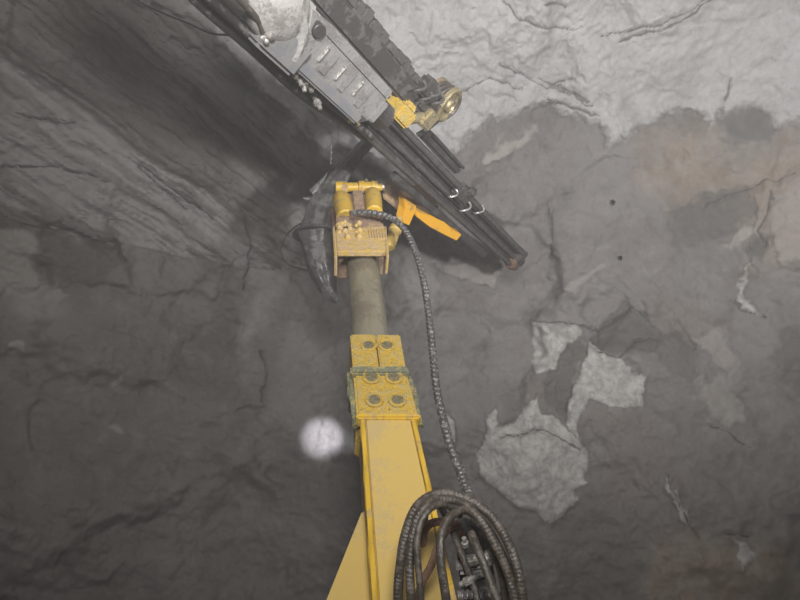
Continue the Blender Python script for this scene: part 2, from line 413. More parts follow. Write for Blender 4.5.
def rock_material():
    m, nt, b = newmat('mine_rock'); p = geo_pos(nt)
    A = lambda n: N(nt, 'ShaderNodeAttribute', attribute_name=n).outputs['Fac']
    n0 = noise(nt, p, .9, 5, .6, .3); n1 = noise(nt, p, 4.5, 8, .66, .3); n2 = noise(nt, p, 30, 6, .7); n3 = noise(nt, p, 110, 3, .7)
    edge = math_(nt, 'MULTIPLY', math_(nt, 'SUBTRACT', noise(nt, p, 22, 6, .7), .5), .10)
    col = mix(nt, ramp(nt, n0, .34, .66), (.180, .166, .157, 1), (.238, .224, .215, 1))
    col = mix(nt, math_(nt, 'MULTIPLY', ramp(nt, n1, .50, .72), .6), col, (.30, .285, .27, 1))
    col = mix(nt, math_(nt, 'MULTIPLY', ramp(nt, n1, .50, .28), .7), col, (.135, .122, .114, 1))
    col = mix(nt, math_(nt, 'MULTIPLY', ramp(nt, A('strata'), .08, .75), .8), col, (.36, .355, .345, 1))
    col = mix(nt, math_(nt, 'MULTIPLY', ramp(nt, A('strata'), -.1, -.8), .7), col, (.12, .115, .11, 1))
    wm = ramp(nt, math_(nt, 'ADD', A('shaded'), math_(nt, 'MULTIPLY', edge, 2)), -.05, .14)
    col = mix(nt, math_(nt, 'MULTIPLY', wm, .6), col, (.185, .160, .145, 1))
    bm_ = ramp(nt, math_(nt, 'ADD', A('brown'), math_(nt, 'MULTIPLY', edge, 3)), -.18, .30)
    bcol = mix(nt, ramp(nt, n1, .38, .62), (.29, .222, .165, 1), (.35, .30, .25, 1))
    col = mix(nt, math_(nt, 'MULTIPLY', bm_, .9), col, bcol)
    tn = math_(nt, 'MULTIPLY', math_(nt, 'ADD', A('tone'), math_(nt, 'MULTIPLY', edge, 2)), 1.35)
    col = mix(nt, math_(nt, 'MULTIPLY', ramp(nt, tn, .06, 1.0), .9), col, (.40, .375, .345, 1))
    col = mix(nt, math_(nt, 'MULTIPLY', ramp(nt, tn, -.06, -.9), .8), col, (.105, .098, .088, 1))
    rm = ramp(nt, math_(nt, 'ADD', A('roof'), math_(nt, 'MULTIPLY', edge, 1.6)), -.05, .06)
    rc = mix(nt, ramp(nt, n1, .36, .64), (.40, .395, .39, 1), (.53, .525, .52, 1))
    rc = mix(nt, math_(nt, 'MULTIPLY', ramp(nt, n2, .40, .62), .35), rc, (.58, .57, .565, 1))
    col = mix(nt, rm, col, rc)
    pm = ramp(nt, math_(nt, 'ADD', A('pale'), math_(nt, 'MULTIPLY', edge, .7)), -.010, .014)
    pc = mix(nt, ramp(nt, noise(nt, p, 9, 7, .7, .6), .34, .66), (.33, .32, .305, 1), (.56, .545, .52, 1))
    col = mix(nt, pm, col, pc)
    ck = ramp(nt, math_(nt, 'ADD', A('crack'), math_(nt, 'MULTIPLY', edge, .14)), .004, .013, 1, 0)
    col = mix(nt, math_(nt, 'MULTIPLY', ck, .75), col, (.05, .047, .045, 1))
    hk = ramp(nt, A('hole'), .018, .024, 1, 0)
    col = mix(nt, hk, col, (.03, .03, .03, 1))
    col = mix(nt, math_(nt, 'MULTIPLY', ramp(nt, n3, .35, .7), .16), col, (.45, .43, .41, 1))
    nt.links.new(col, b.inputs['Base Color'])
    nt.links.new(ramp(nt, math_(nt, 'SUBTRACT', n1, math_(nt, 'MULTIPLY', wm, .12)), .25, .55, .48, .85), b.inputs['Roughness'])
    b.inputs['Specular IOR Level'].default_value = .35
    h = math_(nt, 'ADD', math_(nt, 'MULTIPLY', n1, 1.0), math_(nt, 'ADD', math_(nt, 'MULTIPLY', n2, .35), math_(nt, 'MULTIPLY', n3, .10)))
    bump(nt, b, h, .42, .05)
    return m
M['rock'] = rock_material()

na, ne = len(azs), len(els)
ii, jj = np.meshgrid(np.arange(ne - 1), np.arange(na), indexing='ij')
q = np.stack([ii * na + jj, ii * na + (jj + 1) % na, (ii + 1) * na + (jj + 1) % na, (ii + 1) * na + jj], -1).reshape(-1, 4)
names = [p[2] for p in PL]
fcls = cls[q[:, 0]]
for part in ('wall_back', 'wall_left', 'wall_right', 'ceiling', 'floor', 'wall_front'):
    ids = [i for i, n in enumerate(names) if n == part]
    Q = q[np.isin(fcls, ids)]
    used, inv = np.unique(Q.ravel(), return_inverse=True)
    me = bpy.data.meshes.new(part)
    me.vertices.add(len(used)); me.vertices.foreach_set('co', P1[used].astype(np.float32).ravel())
    me.loops.add(len(inv)); me.loops.foreach_set('vertex_index', inv.astype(np.int32))
    me.polygons.add(len(Q)); me.polygons.foreach_set('loop_start', np.arange(0, len(inv), 4, dtype=np.int32))
    me.update(calc_edges=True)
    for nm, arr in (('pale', pale), ('roof', roof), ('brown', brown), ('shaded', shaded), ('crack', crack), ('hole', hole), ('strata', strata), ('tone', tone)):
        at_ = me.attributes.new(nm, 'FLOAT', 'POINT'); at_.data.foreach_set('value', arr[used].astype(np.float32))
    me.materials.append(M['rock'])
    me.polygons.foreach_set('use_smooth', np.ones(len(Q), bool))
    me.set_sharp_from_angle(angle=R(50))
    o = bpy.data.objects.new(part, me); C.objects.link(o)
    tag(o, {'wall_back': 'rough grey rock face of the heading', 'wall_left': 'dim rock wall on the left side', 'wall_right': 'rock wall on the right side',
            'ceiling': 'bright cracked rock roof of the heading', 'floor': 'rock floor of the heading', 'wall_front': 'rock wall behind the viewer'}[part], kind='structure')

# ------------------------------------------------------------------ drill boom
B0, B1 = at(413, 600, 2.3), at(361, 185, 4.94)
bs = (B1 - B0).normalized()
bz = (CAM - (B0 + B1) / 2); bz = (bz - bs * bz.dot(bs)).normalized()
bx = bs.cross(bz).normalized()
if bx.x < 0: bx = -bx
rot = Matrix.Rotation(R(9), 3, bs); 
bz2 = rot @ bz; bx2 = rot @ bx
if bz2.dot(Vector((1, 0, 0))) < bz.dot(Vector((1, 0, 0))): 
    rot = Matrix.Rotation(R(-9), 3, bs); bz2 = rot @ bz; bx2 = rot @ bx
def frame(o, x, y, z):
    return Matrix(((x.x, y.x, z.x, o.x), (x.y, y.y, z.y, o.y), (x.z, y.z, z.z, o.z), (0, 0, 0, 1)))
BF = frame(B0, bx2, bs, bz2)          # x right, y along the boom, z towards the operator
BI = BF.inverted()
def loc_px(FR, IN, px, py, z):
    o = IN @ CAM; d = IN.to_3x3() @ ray(px, py); t = (z - o.z) / d.z; return o + d * t
def bp(px, py, z=0): return loc_px(BF, BI, px, py, z)
HW = .15
def bpt(px, py, z=0): v = bp(px, py, z); return v
y415, y333, y262, y600 = bp(388, 412, HW).y, bp(375, 334, HW).y, bp(362, 262, .15).y, bp(410, 600, HW).y
y262 = bp(362, 266, .12).y
foot = BF @ Vector((0, 0, 0))
tfloor = (B0.z - .35) / bs.z
root = thing('drill_boom', 'yellow telescopic drill boom rising from the bottom of the view up to the drill feed', 'drill boom', B0 - bs * tfloor - Vector((0, 0, .35)))
def bt(mb, name, mat, lab=None, sharp=32):
    o = mb.build(name, mat, root, sharp)
    if lab: o['label'] = lab
    return o
# main box beam: tapers slightly
def section_beam(y0, y1, w0, w1, c0, c1, zb0, zb1, zf, bev=.02):
    p = []
    for y, w, c, zb in ((y0, w0, c0, zb0), (y1, w1, c1, zb1)):
        p += [BF @ Vector((c - w, y, zb)), BF @ Vector((c + w, y, zb)), BF @ Vector((c + w, y, zf)), BF @ Vector((c - w, y, zf))]
    return p
xl0, xr0 = bp(374, 600, HW).x, bp(455, 600, HW).x
xl1, xr1 = bp(362, 420, HW).x, bp(414, 420, HW).x
sl = ((xr0 - xl0) - (xr1 - xl1)) / (y415 - y600) / 2
cc0, cc1 = (xl0 + xr0) / 2, (xl1 + xr1) / 2
w0, w1 = (xr0 - xl0) / 2, (xr1 - xl1) / 2
ylow = -tfloor + .05
ext = (ylow - y600) / (y415 - y600)
cl, wl = cc0 + (cc1 - cc0) * ext, w0 + (w1 - w0) * ext
beam = bt(MB().hexa(section_beam(ylow, y415 + .02, wl, w1, cl, cc1, -.18, -.15, HW), .022, 3), 'boom_beam', 'yellow')
for sgn, nm in ((-1, 'left'), (1, 'right')):
    pts = [BF @ Vector((cl + sgn * (wl - .004), ylow + .1, HW - .006)), BF @ Vector((cc0 + sgn * (w0 - .004), y600, HW - .006)), BF @ Vector((cc1 + sgn * (w1 - .004), y415, HW - .006))]
    child(MB().sweep(pts, .013, 8, .04, lump=.12, seed=3 + sgn), 'weld_bead', 'yellow_bright', beam)
# gusset plate on the left flank
g = [bp(362, 512, -.05), bp(322, 612, -.05), bp(312, 640, -.05), bp(375, 640, -.05), bp(372, 600, -.05), bp(366, 512, -.05)]
bt(MB().prism(BF, [(v.x, v.y) for v in g], -.075, -.035, .008), 'gusset_plate', 'yellow', )
# pivot block at the root, on the carrier floor
rl = root.location
bt(MB().box(Matrix.Translation(rl), (-.4, -.35, 0), (.4, .35, .22), .03).cyl(rl + Vector((-.3, 0, .32)), rl + Vector((.3, 0, .32)), .13), 'pivot_block', 'dark')
# clamp housing at the front end of the box beam
a = {k: bp(px, py, .155) for k, px, py in (('tl', 350, 334), ('tr', 400, 334), ('ml', 353, 368), ('mr', 406, 368), ('bl', 357, 416), ('br', 419, 416))}
def slab(L0, R0, L1, R1, z0, z1, bev=.008):
    p = []
    for z in (z0, z1):
        p += [BF @ Vector((L0.x, L0.y, z)), BF @ Vector((R0.x, R0.y, z)), BF @ Vector((R1.x, R1.y, z)), BF @ Vector((L1.x, L1.y, z))]
    return MB().hexa(p, bev, 2)
mid = lambda A, B, t=.5: A.lerp(B, t)
tl, tr, ml, mr, bl, br = (a[k] for k in ('tl', 'tr', 'ml', 'mr', 'bl', 'br'))
mt = mid(tl, tr); mm = mid(ml, mr); g_ = Vector((.004, 0, 0))
up1 = bt(slab(ml, mm - g_, tl, mt - g_, -.15, .158), 'clamp_plate', 'yellow_grease')
up2 = bt(slab(mm + g_, mr, mt + g_, tr, -.15, .155), 'clamp_plate', 'yellow_grease')
lo1 = bt(slab(bl, br, ml, mr, -.16, .15, .012), 'clamp_housing', 'yellow_grease')
# greased joint band
b0, b1, b2, b3 = bp(350, 366, .165), bp(408, 366, .165), bp(350, 374, .165), bp(409, 374, .165)
bt(slab(b2, b3, b0, b1, -.14, .172, .01), 'joint_band', 'grease', 'green greased joint band')
# ribs along the housing sides
for (pxa, pya, pxb, pyb) in ((349, 376, 356, 428), (409, 380, 420, 428)):
    q0, q1 = bp(pxa, pya, .08), bp(pxb, pyb, .08)
    bt(MB().sweep([BF @ Vector((q0.x, q0.y, .09)), BF @ Vector(((q0.x + q1.x) / 2, (q0.y + q1.y) / 2, .10)), BF @ Vector((q1.x, q1.y, .09))], .018, 10, .02, lump=.25, seed=int(pxa)), 'side_rib', 'grease')
q0, q1 = bp(356, 414, .16), bp(420, 414, .16)
bt(slab(q0 - Vector((0, .03, 0)), q1 - Vector((0, .03, 0)), q0, q1, .10, .168, .008), 'end_strip', 'yellow_bright')
# bolts
for px, py, host in ((368.5, 345, up1), (387, 345, up2), (371.5, 377, lo1), (394, 377, lo1), (374.5, 399.5, lo1), (397.5, 399.5, lo1)):
    v = bp(px, py, .158); c = BF @ Vector((v.x, v.y, .148)); n = bz2
    b = bt(MB().lathe(c, c + n, [(0, .046), (.013, .046), (.016, .043), (.016, .036), (.009, .032), (.009, .001)], 24), 'bolt', 'yellow_grease')
    child(MB().lathe(c + n * .012, c + n, [(-.004, .029), (.001, .029), (.003, .026), (.003, .016), (.0, .015), (.0, .001)], 12), 'bolt_head', 'bolt', b)
# extension tube
e0, e1 = bp(368, 345, 0), bp(363, 250, 0)
tx0 = (bp(351, 330, 0).x + bp(387.5, 330, 0).x) / 2; tx1 = (bp(346, 275, 0).x + bp(382, 275, 0).x) / 2
tr_ = (bp(387.5, 330, 0).x - bp(351, 330, 0).x) / 2
t0 = BF @ Vector((tx0, y333 - .3, 0)); t1 = BF @ Vector((tx1 + (tx1 - tx0) * .9, bp(362, 222, 0).y, 0))
bt(MB().cyl(t0, t1, tr_, 40), 'extension_tube', 'steel', 'greasy bare steel tube')
bt(MB().cyl(BF @ Vector((tx0, y333 - .02, 0)), BF @ Vector((tx0, y333 + .018, 0)), tr_ + .02, 40), 'wiper_ring', 'yellow_grease')
# added lamp housing hidden behind the box beam, stand-in for a cap lamp
lamp_c = at(386, 446, 3.52); lamp_d = (Vector(tuple(on_rock(322, 438))) - lamp_c).normalized()
bt(MB().lathe(lamp_c - lamp_d * .06, lamp_c + lamp_d, [(0, .02), (.01, .035), (.06, .05), (.12, .055), (.125, .05), (.10, .04), (.09, .001)], 20).box(BF, tuple((BI @ lamp_c) - Vector((.02, .02, .02))), ((BI @ lamp_c).x + .02, (BI @ lamp_c).y + .02, -.14), .004), 'standin_housing', 'dark')
# ---- boom head
hz = .19
h = lambda px, py, z=hz: bp(px, py, z)
A, B_, Cc, D_ = h(336, 251), h(389, 251), h(334, 229), h(386, 225)
hb = bt(slab(A, B_, Cc, D_, hz - .05, hz, .012), 'head_plate', 'mud', 'front plate caked in tan mud')
# fork cheeks below and sides of head
for x0, x1, yb in ((334.5, 337.5, 260), (386.5, 389, 258)):
    p0, p1, p2, p3 = h(x0, yb), h(x1, yb), h(x0 - 2, 228), h(x1 - 3, 226)
    bt(slab(p0, p1, p2, p3, .06, hz + .01, .008), 'cheek_plate', 'mud')
p0, p1 = h(337, 236), h(386, 234)
bt(slab(p0, p1, h(336, 210), h(382, 208), -.17, hz - .03, .015), 'head_block', 'mudbrown')
# small lumps: bolts and mud on the plate shelf
rnd = random.Random(4)
mb = MB()
for _ in range(26):
    v = h(rnd.uniform(338, 362), rnd.uniform(222, 238)); c = BF @ Vector((v.x, v.y, hz + rnd.uniform(-.01, .01)))
    r = rnd.uniform(.012, .026); mb.lathe(c - bz2 * r, c + bz2 * r, [(0, r * .3), (r * .5, r * .85), (r, r), (r * 1.5, r * .8), (r * 2, r * .25)], 9)
bt(mb, 'mud_cake', 'mud', sharp=60)
# ribbed pad on the right of the plate
mb = MB()
for k in range(6):
    p0, p1 = h(370.5 + k * 2.7, 239), h(369 + k * 2.7, 230)
    mb.sweep([BF @ Vector((p0.x, p0.y, hz + .002)), BF @ Vector((p1.x, p1.y, hz + .002))], .007, 6, .02)
bt(mb, 'ribbed_pad', 'mud')
# two upright lugs and the pin across the top
for (xa, ya, xb, yb, r) in ((346, 216, 341, 194, .066), (374.5, 211, 373, 190, .062)):
    p0, p1 = h(xa, ya, .16), h(xb, yb, .16)
    L = BF @ Vector((p0.x, p0.y, .14)); U = BF @ Vector((p1.x, p1.y, .14)); le = (U - L).length
    bt(MB().lathe(L, U, [(0, r * .8), (.012, r), (le * .6, r * 1.03), (le - .03, r * .97), (le, r * .75)], 28), 'lug', 'yellow_bright')
p0, p1 = h(351, 214, .15), h(366, 190, .15)
bt(MB().box(BF, (p0.x, p0.y, -.1), (p1.x, p1.y, .16), .03, 3), 'centre_block', 'mudbrown')
p0, p1 = h(335, 186, .16), h(382, 186, .16)
P0_, P1_ = BF @ Vector((p0.x, p0.y, .15)), BF @ Vector((p1.x, p1.y, .15)); le = (P1_ - P0_).length
pin = bt(MB().lathe(P0_, P1_, [(0, .03), (.004, .043), (.05, .046), (.06, .036), (le * .48, .036), (le * .5, .05), (le * .62, .05), (le * .63, .042), (le * .76, .042), (le * .77, .05), (le * .9, .048), (le * .91, .03), (le, .028)], 22), 'head_pin', 'yellow_bright')
child(MB().cyl(P1_ - bx2 * .01, P1_ + bx2 * .022, .021, 6), 'pin_end', 'silver', pin)
c = P0_.lerp(P1_, .68) + bs * .03
child(MB().cyl(c, c + bs * .07, .011).lathe(c + bs * .06, c + bs * .1, [(0, .012), (.01, .019), (.025, .016), (.03, .006)], 12), 'grease_nipple', 'brass', pin)
for sa, sb_ in ((.03, .10), (le * .5, le * .62)):
    child(MB().box(frame(P0_, bx2, bs, bz2), (sa, -.04, -.03), (sb_, .042, .034), .01), 'pin_saddle', 'mud', pin)
# tilt cylinder on the right flank of the head and a slim rod on the left
p0, p1 = at(389, 248, 4.4), at(399, 219, 4.62)
ax = (p1 - p0).normalized(); le = (p1 - p0).length
tc = bt(MB().lathe(p0, p1, [(0, .03), (.01, .042), (le * .55, .042), (le * .57, .05), (le * .68, .05), (le * .7, .033), (le, .033)], 20), 'tilt_cylinder', 'yellow')
q0 = at(334, 243, 4.25); q1 = at(333, 209, 4.5)
bt(MB().sweep([q0, q0.lerp(q1, .5) + bx2 * .004, q1], .017, 10, .03), 'guard_rod', 'rust')

# ------------------------------------------------------------------ drill feed (long beam that carries the rock drill)
FA, FB = at(270, 20, 3.0), at(517, 259, 6.2)
fs = (FB - FA).normalized(); fz = CAM - FA.lerp(FB, .45); fz = (fz - fs * fz.dot(fs)).normalized(); fx_ = fz.cross(fs).normalized()
if fx_.dot(RT * .7 + UP * .7) < 0: fx_ = -fx_
FF = frame(FA, fx_, fs, fz); FI = FF.inverted()       # x up and to the right, y along the feed towards the rock face, z towards the operator
fp = lambda px, py, z=0: loc_px(FF, FI, px, py, z)
FL = (FB - FA).length
feed = thing('drill_feed', 'dark steel drill feed beam slanting across the roof with its tip near the rock face', 'drill feed', FF @ Vector((0, 1.5, 0)))
def ft(mb, name, mat, lab=None, sharp=32):
    o = mb.build(name, mat, feed, sharp)
    if lab: o['label'] = lab
    return o
yb0 = -1.2
# channel profile of the beam
def prof_extrude(poly, y0, y1, tp=1.0, mbb=None):
    mbb = mbb or MB(); bm = mbb.bm
    lo = [bm.verts.new(FF @ Vector((x, y0, z))) for x, z in poly]; hi = [bm.verts.new(FF @ Vector((x * tp, y1, z * tp))) for x, z in poly]
    n = len(poly)
    bm.faces.new(lo); bm.faces.new(hi[::-1])
    for i in range(n): bm.faces.new((lo[i], lo[(i + 1) % n], hi[(i + 1) % n], hi[i]))
    return mbb
prof = [(-.135, .05), (-.135, .085), (-.105, .10), (-.075, .085), (-.06, .03), (-.035, .02), (.02, .02), (.045, .03), (.06, .085), (.095, .10), (.135, .085), (.135, .05), (.10, .03), (.10, -.09), (.13, -.10), (.13, -.13), (-.13, -.13), (-.13, -.10), (-.10, -.09), (-.10, .03)]
fb = ft(prof_extrude(prof, yb0, FL - .05, .80), 'feed_beam', 'dark', sharp=25)
for x, r, z in ((-.104, .016, .098), (.095, .018, .098)):
    child(MB().sweep([FF @ Vector((x, .8, z - .004)), FF @ Vector((x * .8, FL - .12, (z) * .8))], r, 8, .1), 'rail_strip', 'rail', fb)
child(MB().sweep([FF @ Vector((-.01, .9, .045)), FF @ Vector((-.008, FL - .1, .04))], .022, 10, .06, lump=.15), 'drill_rod', 'rail', fb)
# nose of the beam with the rod centraliser
yn = FL
ft(MB().box(FF, (-.115, yn - .16, -.11), (.115, yn - .07, .10), .012).hexa([FF @ Vector(v) for v in ((-.10, yn - .08, -.08), (.08, yn - .08, -.08), (.08, yn - .08, .09), (-.10, yn - .08, .09), (-.03, yn + .10, -.05), (.03, yn + .10, -.05), (.03, yn + .10, .05), (-.03, yn + .10, .05))], .01), 'nose_stinger', 'dark')
ft(MB().lathe(FF @ Vector((-.07, yn - .17, .06)), FF @ Vector((-.07, yn - .02, .06)), [(0, .05), (.01, .06), (.06, .06), (.07, .045), (.15, .04)], 16), 'rod_centraliser', 'rust')
# second slim beam alongside (lower-left lip of the feed)
v0, v1 = fp(397, 176, .02), fp(520, 262, .02)
ft(MB().box(FF, (-.215, v0.y, -.05), (-.15, FL - .55, .02), .012), 'side_rail', 'dark')
# mid hose brackets with bright hoops
def hoop(cx_, cy, r, nm='hose_bracket', mt='silver'):
    pts = [FF @ Vector((cx_ + r * math.cos(t), cy + .02 * math.sin(2 * t), .10 + r * math.sin(t))) for t in [math.pi * k / 8 for k in range(9)]]
    return ft(MB().sweep(pts, .009, 8, .012), nm, mt)
for px, py, r in ((464, 206, .05), (478, 209, .045), (452, 193, .04)):
    v = fp(px, py, .1); hoop(v.x, v.y, r)
v = fp(463, 194, .1)
ft(MB().box(FF, (v.x - .07, v.y - .10, .05), (v.x + .07, v.y + .10, .13), .02).box(FF, (v.x + .02, v.y - .02, .1), (v.x + .10, v.y + .06, .17), .02), 'rod_guide', 'dark')
# short stowed arm behind the beam
v0, v1 = fp(424, 138, -.12), fp(458, 173, -.12)
ft(MB().box(FF, (v0.x - .02, v0.y, -.2), (v0.x + .06, v1.y, -.10), .02).box(FF, (v0.x + .05, v0.y + .03, -.21), (v0.x + .075, v1.y - .02, -.08), .008), 'stowed_arm', 'dark')
# cradle that ties the feed to the boom head: an orange bar and its link
fd = lambda px, py: at(px, py, 4.78 + (px - 410) * .008)
p = [fd(413, 207), fd(430, 212), fd(438, 216), fd(447, 224), fd(457, 230), fd(452, 236), fd(440, 230), fd(425, 222), fd(412, 212)]
def plate(pts, nrm_, th, bev=.005):
    b = bmesh.new(); n_ = nrm_.normalized()
    lo = [b.verts.new(v - n_ * th / 2) for v in pts]; hi = [b.verts.new(v + n_ * th / 2) for v in pts]; k = len(pts)
    b.faces.new(lo[::-1]); b.faces.new(hi)
    for i in range(k): b.faces.new((lo[i], lo[(i + 1) % k], hi[(i + 1) % k], hi[i]))
    bmesh.ops.recalc_face_normals(b, faces=b.faces)
    bmesh.ops.bevel(b, geom=b.edges[:], offset=bev, segments=2, affect='EDGES', clamp_overlap=True)
    m = MB(); m._merge(b); return m
ft(plate(p, fz, .14), 'cradle_bar', 'orange', 'orange painted bar')
ft(plate([fd(401, 193), fd(414, 197), fd(412.5, 207), (fd(406, 222)), fd(399, 219), fd(402, 207)], fz, .10), 'cradle_link', 'orange')
# slew arm from head to feed (dark, in the shade of the beam)
ft(MB().hexa([at(380, 196, 4.75), at(400, 212, 4.8), at(404, 188, 4.95), at(386, 176, 4.9)] + [v + FW * .3 + RT * .1 for v in (at(380, 196, 4.75), at(400, 212, 4.8), at(404, 188, 4.95), at(386, 176, 4.9))], .02)
   .hexa([at(398, 192, 4.85), at(414, 208, 4.9), at(440, 208, 5.25), at(425, 180, 5.2)] + [v + FW * .22 for v in (at(398, 192, 4.85), at(414, 208, 4.9), at(440, 208, 5.25), at(425, 180, 5.2))], .02), 'slew_arm', 'mudbrown')
# long hose carrier on the right: a flat bar with a ragged upper edge
v0, v1 = fp(342, 0, .05), fp(420, 104, .05)
xc = (v0.x + v1.x) / 2
hc = ft(MB().box(FF, (xc - .10, v0.y - .9, -.06), (xc + .045, v1.y, .06), .02, 3), 'carrier_bar', 'dark')
mb = MB(); rnd = random.Random(2); y = v0.y - .85
while y < v1.y - .03:
    wv = rnd.uniform(.05, .10)
    mb.box(FF, (xc + .03, y, -.05), (xc + rnd.uniform(.085, .125), y + wv, rnd.uniform(.02, .06)), .015); y += wv * rnd.uniform(.9, 1.05)
child(mb, 'carrier_links', 'rail', hc)
# end of the carrier: lumpy clamp, brassy drum and yellow block
v = fp(428, 100, .06)
ft(MB().box(FF, (v.x - .10, v.y - .08, -.08), (v.x + .09, v.y + .16, .08), .03, 3).box(FF, (v.x - .02, v.y - .14, .0), (v.x + .11, v.y - .02, .12), .02), 'carrier_end', 'dark')
for px, py in ((418, 86), (424, 95), (432, 92), (436, 99)):
    v = fp(px, py, .1); hoop(v.x, v.y, .045, 'hose_clip', 'rail')
dc = FF @ fp(446, 103, .02); dn = (fz * .95 + fs * .3 + fx_ * .1).normalized()
dr = ft(MB().lathe(dc - dn * .12, dc + dn, [(0, .10), (.01, .128), (.03, .128), (.04, .09), (.12, .09), (.13, .126), (.155, .126), (.165, .115), (.16, .095), (.14, .085), (.14, .05), (.17, .045), (.175, .035), (.16, .03), (.16, .001)], 32), 'hose_drum', 'brass')
for k in range(3):
    a0 = 2.1 * k
    pts = [dc + dn * (-.06 + .035 * k) + (fx_ * math.cos(t + a0) + fs * math.sin(t + a0)) * (.108) for t in [2 * math.pi * j / 20 for j in range(21)]]
    child(MB().sweep(pts, .014, 8, .02), 'drum_hose', 'hose', dr)
c0 = FF @ fp(402, 112, .08)
yb = ft(MB().box(frame(c0, fx_, fs, fz), (-.065, -.09, -.12), (.045, .075, .07), .015).box(frame(c0, fx_, fs, fz), (.04, -.02, -.1), (.085, .06, .03), .012), 'carriage_block', 'yellow_grease', 'yellow painted block')
c1 = FF @ fp(424, 112, .06)
ft(MB().cyl(c0 + fs * .09, c1 + fs * .05, .035, 14).box(frame(c1, fx_, fs, fz), (-.08, -.01, -.04), (.05, .10, .06), .012), 'drum_bracket', 'brass')
# thin bright guide rods in the gap between drill and carrier
for xo, mt_ in ((-.155, 'rail'), (-.185, 'silver')):
    ft(MB().cyl(FF @ Vector((xc + xo + .02, -.8, .0)), FF @ Vector((xc + xo + .02, v1.y - .1, .0)), .012 if mt_ == 'rail' else .008, 10), 'guide_rod', mt_)

# ------------------------------------------------------------------ rock drill riding on the feed
rd = thing('rock_drill', 'dusty grey rock drill body with bright ribs riding under the upper left of the feed', 'rock drill', FF @ Vector((0, .8, .15)))
def rt(mb, name, mat, lab=None, sharp=32):
    o = mb.build(name, mat, rd, sharp)
    if lab: o['label'] = lab
    return o
Z1 = .34
r_ = lambda px, py, z=Z1: fp(px, py, z)
ya, yz = r_(297, 45).y, r_(372, 116).y
xa, xb = r_(308, 78).x, r_(352, 50).x
def chamfer(x0, x1, z0, z1, c): return [(x0, z0), (x0, z1 - c), (x0 + c, z1), (x1 - c, z1), (x1, z1 - c), (x1, z0)]
body = rt(prof_extrude(chamfer(xa, xb, .105, Z1, .05), ya, yz), 'drill_body', 'grey', sharp=25)
for px, py in ((323.5, 53.5), (340, 72.5), (357.5, 88)):
    v = r_(px, py)
    child(MB().box(FF, (v.x - .048, v.y - .008, Z1 - .03), (v.x + .048, v.y + .008, Z1 + .014), .006), 'body_rib', 'silver', body)
for k in range(4):
    yy = ya + .05 + (k + .5) * (yz - ya) / 4.2
    child(MB().box(FF, (xa + .055, yy + .045, Z1 - .03), (xb - .055, yy + .10, Z1 + .010), .008), 'cover_pad', 'grey', body)
child(MB().box(FF, (xa - .012, ya + .04, .20), (xa + .05, yz - .05, Z1 + .012), .012), 'side_flange', 'bluegrey', body)
child(MB().box(FF, (xb - .05, ya + .08, .2), (xb + .012, yz, Z1 + .01), .01), 'side_strip', 'grey', body)
# rear gear housing, broad and pale
yr0, yr1 = r_(232, 0).y - .55, ya + .02
rear = rt(prof_extrude(chamfer(xa - .02, xb + .02, .105, Z1 - .01, .09), yr0, yr1), 'rear_housing', 'pale', sharp=25)
c = FF @ r_(281, 12); 
child(MB().lathe(c - fz * .1, c + fz, [(0, .15), (.09, .148), (.115, .135), (.135, .11), (.15, .07), (.157, .03), (.158, .001)], 28), 'motor_cover', 'pale', rear)
pts = [FF @ r_(*q_, Z1 + .01) for q_ in ((300, -14), (297, 4), (300, 22), (301, 38), (297, 52), (292, 60))]
child(MB().sweep(pts, lambda t: .045 - .02 * t, 10, .02, lump=.12, seed=8), 'casting_fold', 'pale', rear)
v = r_(281, 48)
rt(MB().box(FF, (v.x - .07, v.y - .13, .2), (v.x + .10, v.y + .14, Z1 + .03), .02), 'port_block', 'bluegrey', 'blue grey port block')
for px, py, rr_ in ((267, 32, .026), (262, 37, .018)):
    c = FF @ r_(px, py); rt(MB().lathe(c - fz * .05, c + fz * .1, [(0, rr_), (.07, rr_), (.075, rr_ * .75), (.1, rr_ * .7), (.105, rr_ * .3)], 8), 'hose_fitting', 'silver', 'bright hose fitting')
# valve knob with a dark plug on the right shoulder
c = FF @ r_(318, 30); rt(MB().cyl(c - fz * .08, c + fz * .02, .035, 14), 'plug', 'dark')
# front chuck housing
rt(prof_extrude(chamfer(xa + .04, xb - .04, .10, Z1 - .06, .06), yz - .02, yz + .22), 'chuck_housing', 'dark', sharp=25)
# couplings on the left flank
for i, (px, py) in enumerate(((296, 73), (300, 80), (306, 79), (304, 86), (311, 87), (318, 104), (350, 117), (357, 121))):
    c = FF @ fp(px, py, Z1 - .05); d = (fz + fx_ * (-.8 + .25 * (i % 3)) + fs * .3 * (i % 2)).normalized()
    rt(MB().lathe(c - d * .06, c + d, [(0, .014), (.04, .014), (.042, .021), (.065, .021), (.068, .013), (.09, .012), (.092, .002)], 8), 'coupling', 'silver' if i < 6 else 'brass')

# ------------------------------------------------------------------ hoses: each its own thing
def hose(name, pts, r, mat, label, cat='hose', group=None, wrap=0, pitch=.022, seg=10, lump=0, seed=0):
    o = MB().sweep(pts, r, seg, .025, wrap, pitch, lump, seed).build(name, mat, None, 40)
    return tag(o, label, cat, group)
def fpt(px, py, z): return FF @ fp(px, py, z)
G = 'hoses along the rock drill'
runs = [([(168, -28), (207, 10), (250, 47), (300, 93), (340, 120), (366, 138)], .18, .026, 'outermost thick black hose along the left flank of the rock drill'),
        ([(186, -24), (222, 9), (262, 45), (306, 84), (344, 114), (372, 138)], .25, .024, 'second black hose from the outside along the rock drill flank'),
        ([(206, -22), (237, 7), (268, 36), (298, 66), (330, 97), (362, 128)], .24, .019, 'thinner grey hose lying close to the rock drill body'),
        ([(212, -24), (238, -2), (258, 20), (263, 32)], .36, .015, 'short grey hose ending at the bright fitting on the rock drill')]
